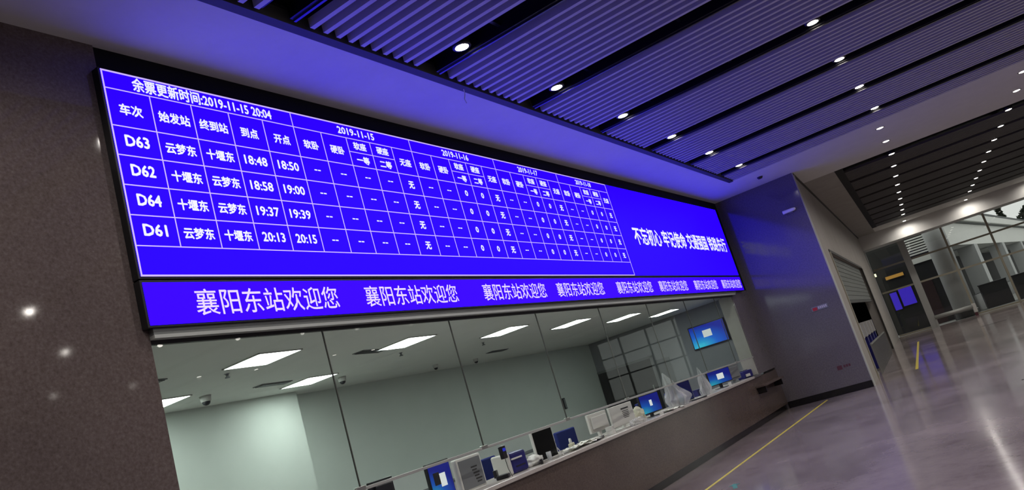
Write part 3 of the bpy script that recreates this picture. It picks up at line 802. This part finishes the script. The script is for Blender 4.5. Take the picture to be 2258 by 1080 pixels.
# ------------------------------------------------------------------ outside
bm = bmesh.new(); prism(bm, [B(46.8, -60), B(220, -60), B(220, 60), B(46.8, 60)], -.30, -.02)
struct(obj('ground_outside', bm, 'paving'), 'paving outside the windows')
FA = math.radians(-6.765)
def Fthing(name, lab, cat, x, y, z=0, rz=0, group=None):
    fx = Vector((math.cos(FA), math.sin(FA))); fy = Vector((-math.sin(FA), math.cos(FA))); p = fx * x + fy * y
    return thing(name, lab, cat, (p.x, p.y, z), FA + rz, group)
t = Fthing('station_building', 'pale station building with a dark arcade running away outside the windows', 'building', 50, 7.54)
L_ = 62
bx('fascia_wall', 'conc', t, 0, L_, 0, 4, 3.95, 5.35); bx('upper_fascia', 'conc', t, 0, L_, -.35, 4, 5.45, 5.95); bx('roof_edge', 'roof_edge', t, 14, L_, -.1, 4, 5.95, 6.30)
bx('shadow_line', 'roof_edge', t, 0, L_, -.15, 0, 5.36, 5.45)  # dark strip standing in for the shadow under the upper fascia
bx('arcade_wall', 'dark_out', t, 0, L_, 3.2, 4, -.02, 3.95); bx('base_wall', 'planter', t, 0, L_, .0, .5, -.02, .9)
for x in (9.2, 12 + 12.0, 38, 50): bx('arcade_column', 'conc_col', t, x, x + 1.5, -.05, 1.0, -.02, 3.95)
t = Bthing('entrance_column', 'large round grey column just outside the second far window', 'column', 48.3, -1.85)
bm = bmesh.new(); lathe(bm, [(.55, 0), (.55, 6.5)], 40); obj('column_shaft', bm, 'conc_col', t, True)
bm = bmesh.new(); lathe(bm, [(.62, 0), (.62, .3), (.56, .34)], 40); obj('column_base', bm, 'planter', t)
t = Bthing('louvred_wall', 'white louvre grille on a dark outbuilding behind the second far window', 'louvre', 50.2, -.2)
bx('louvre_back', 'dark_out', t, 0, .3, -1.5, 2.2, 0, 5.6)
for i in range(8): bx('louvre_blade', 'louvre_w', t, -.10, 0, -1.15, .0, 3.98 + .145 * i, 4.06 + .145 * i)
bx('louvre_sill', 'louvre_w', t, -.12, 0, -1.15, .0, 3.50, 3.86)
M['reddoor'] = mat('dark_red_door', (.035, .012, .012), .6)
bx('door_panel', 'reddoor', t, -.05, 0, -.75, -.2, 0, 2.5)
M['blue_lit'] = mat('backlit_blue', (.01, .01, .05), .4, emit=(.035, .015, .42), es=1.0, sample=False)
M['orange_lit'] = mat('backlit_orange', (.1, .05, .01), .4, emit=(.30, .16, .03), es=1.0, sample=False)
for (y0, y1, z0, z1, lab) in ((.98, 1.34, 1.35, 2.35, 'small glowing blue screen behind the first far window, left one'), (.16, .86, 1.45, 2.50, 'glowing blue screen behind the first far window, right one')):
    t = Bthing('lit_screen', lab, 'screen', 50.1, (y0 + y1) / 2, z0, 0, 'blue screens behind the far window')
    hw = (y1 - y0) / 2
    bx('screen_case', 'dark_pl', t, 0, .08, -hw - .03, hw + .03, -.03, z1 - z0 + .03, bev=.01); bx('screen', 'blue_lit', t, -.004, 0, -hw, hw, 0, z1 - z0)
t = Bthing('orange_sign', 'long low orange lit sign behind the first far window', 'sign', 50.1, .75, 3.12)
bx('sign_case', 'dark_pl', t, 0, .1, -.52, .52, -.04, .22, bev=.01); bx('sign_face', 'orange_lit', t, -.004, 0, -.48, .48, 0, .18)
for i, (a, b, c_) in enumerate(((-3.1, -4.45, 'left'), (-4.75, -9, 'right'))):
    t = Bthing('granite_planter', 'low dark granite planter outside the far windows, %s one' % c_, 'planter', 52, b)
    bx('planter_wall', 'planter', t, 0, 1.2, 0, a - b, -.02, 1.30); bx('planter_cap', 'planter', t, -.04, 1.24, -.03, a - b + .03, 1.30, 1.36, bev=.01)
def tree(x, y, h, r, lab, seed, cone=False):
    t = thing('background_tree', lab, 'tree', (x, y, 0), 0, 'trees behind the station building')
    bm = bmesh.new(); lathe(bm, [(.25, 0), (.14, h * .8)], 8); obj('trunk', bm, 'bark', t)
    bm = bmesh.new(); random.seed(seed)
    for i in range(900):
        u = random.random(); a = random.uniform(0, 2 * PI)
        rr = r * ((1 - u) if cone else math.sin(math.acos(2 * u - 1))) * random.uniform(.3, 1)
        z = h * (.45 + .55 * u)
        s = random.uniform(.25, .5); q = Matrix.Translation((rr * math.cos(a), rr * math.sin(a), z)) @ Matrix.Rotation(random.uniform(0, 6), 4, Vector((random.random(), random.random(), random.random())))
        vs = [bm.verts.new(q @ Vector(p)) for p in ((-s, 0, 0), (0, -s * .5, 0), (s, 0, 0), (0, s * .5, 0))]; bm.faces.new(vs)
    o = obj('foliage', bm, 'leaf', t); o['kind'] = 'stuff'
tree(122, -3.2, 10.0, 1.3, 'narrow dark conifer rising above the roof outside', 1, True)
tree(124, -6.6, 9.0, 2.2, 'round dark tree above the roof at the right edge', 2)
tree(118, -15, 9.0, 4.0, 'spreading dark tree at the far right outside', 3)
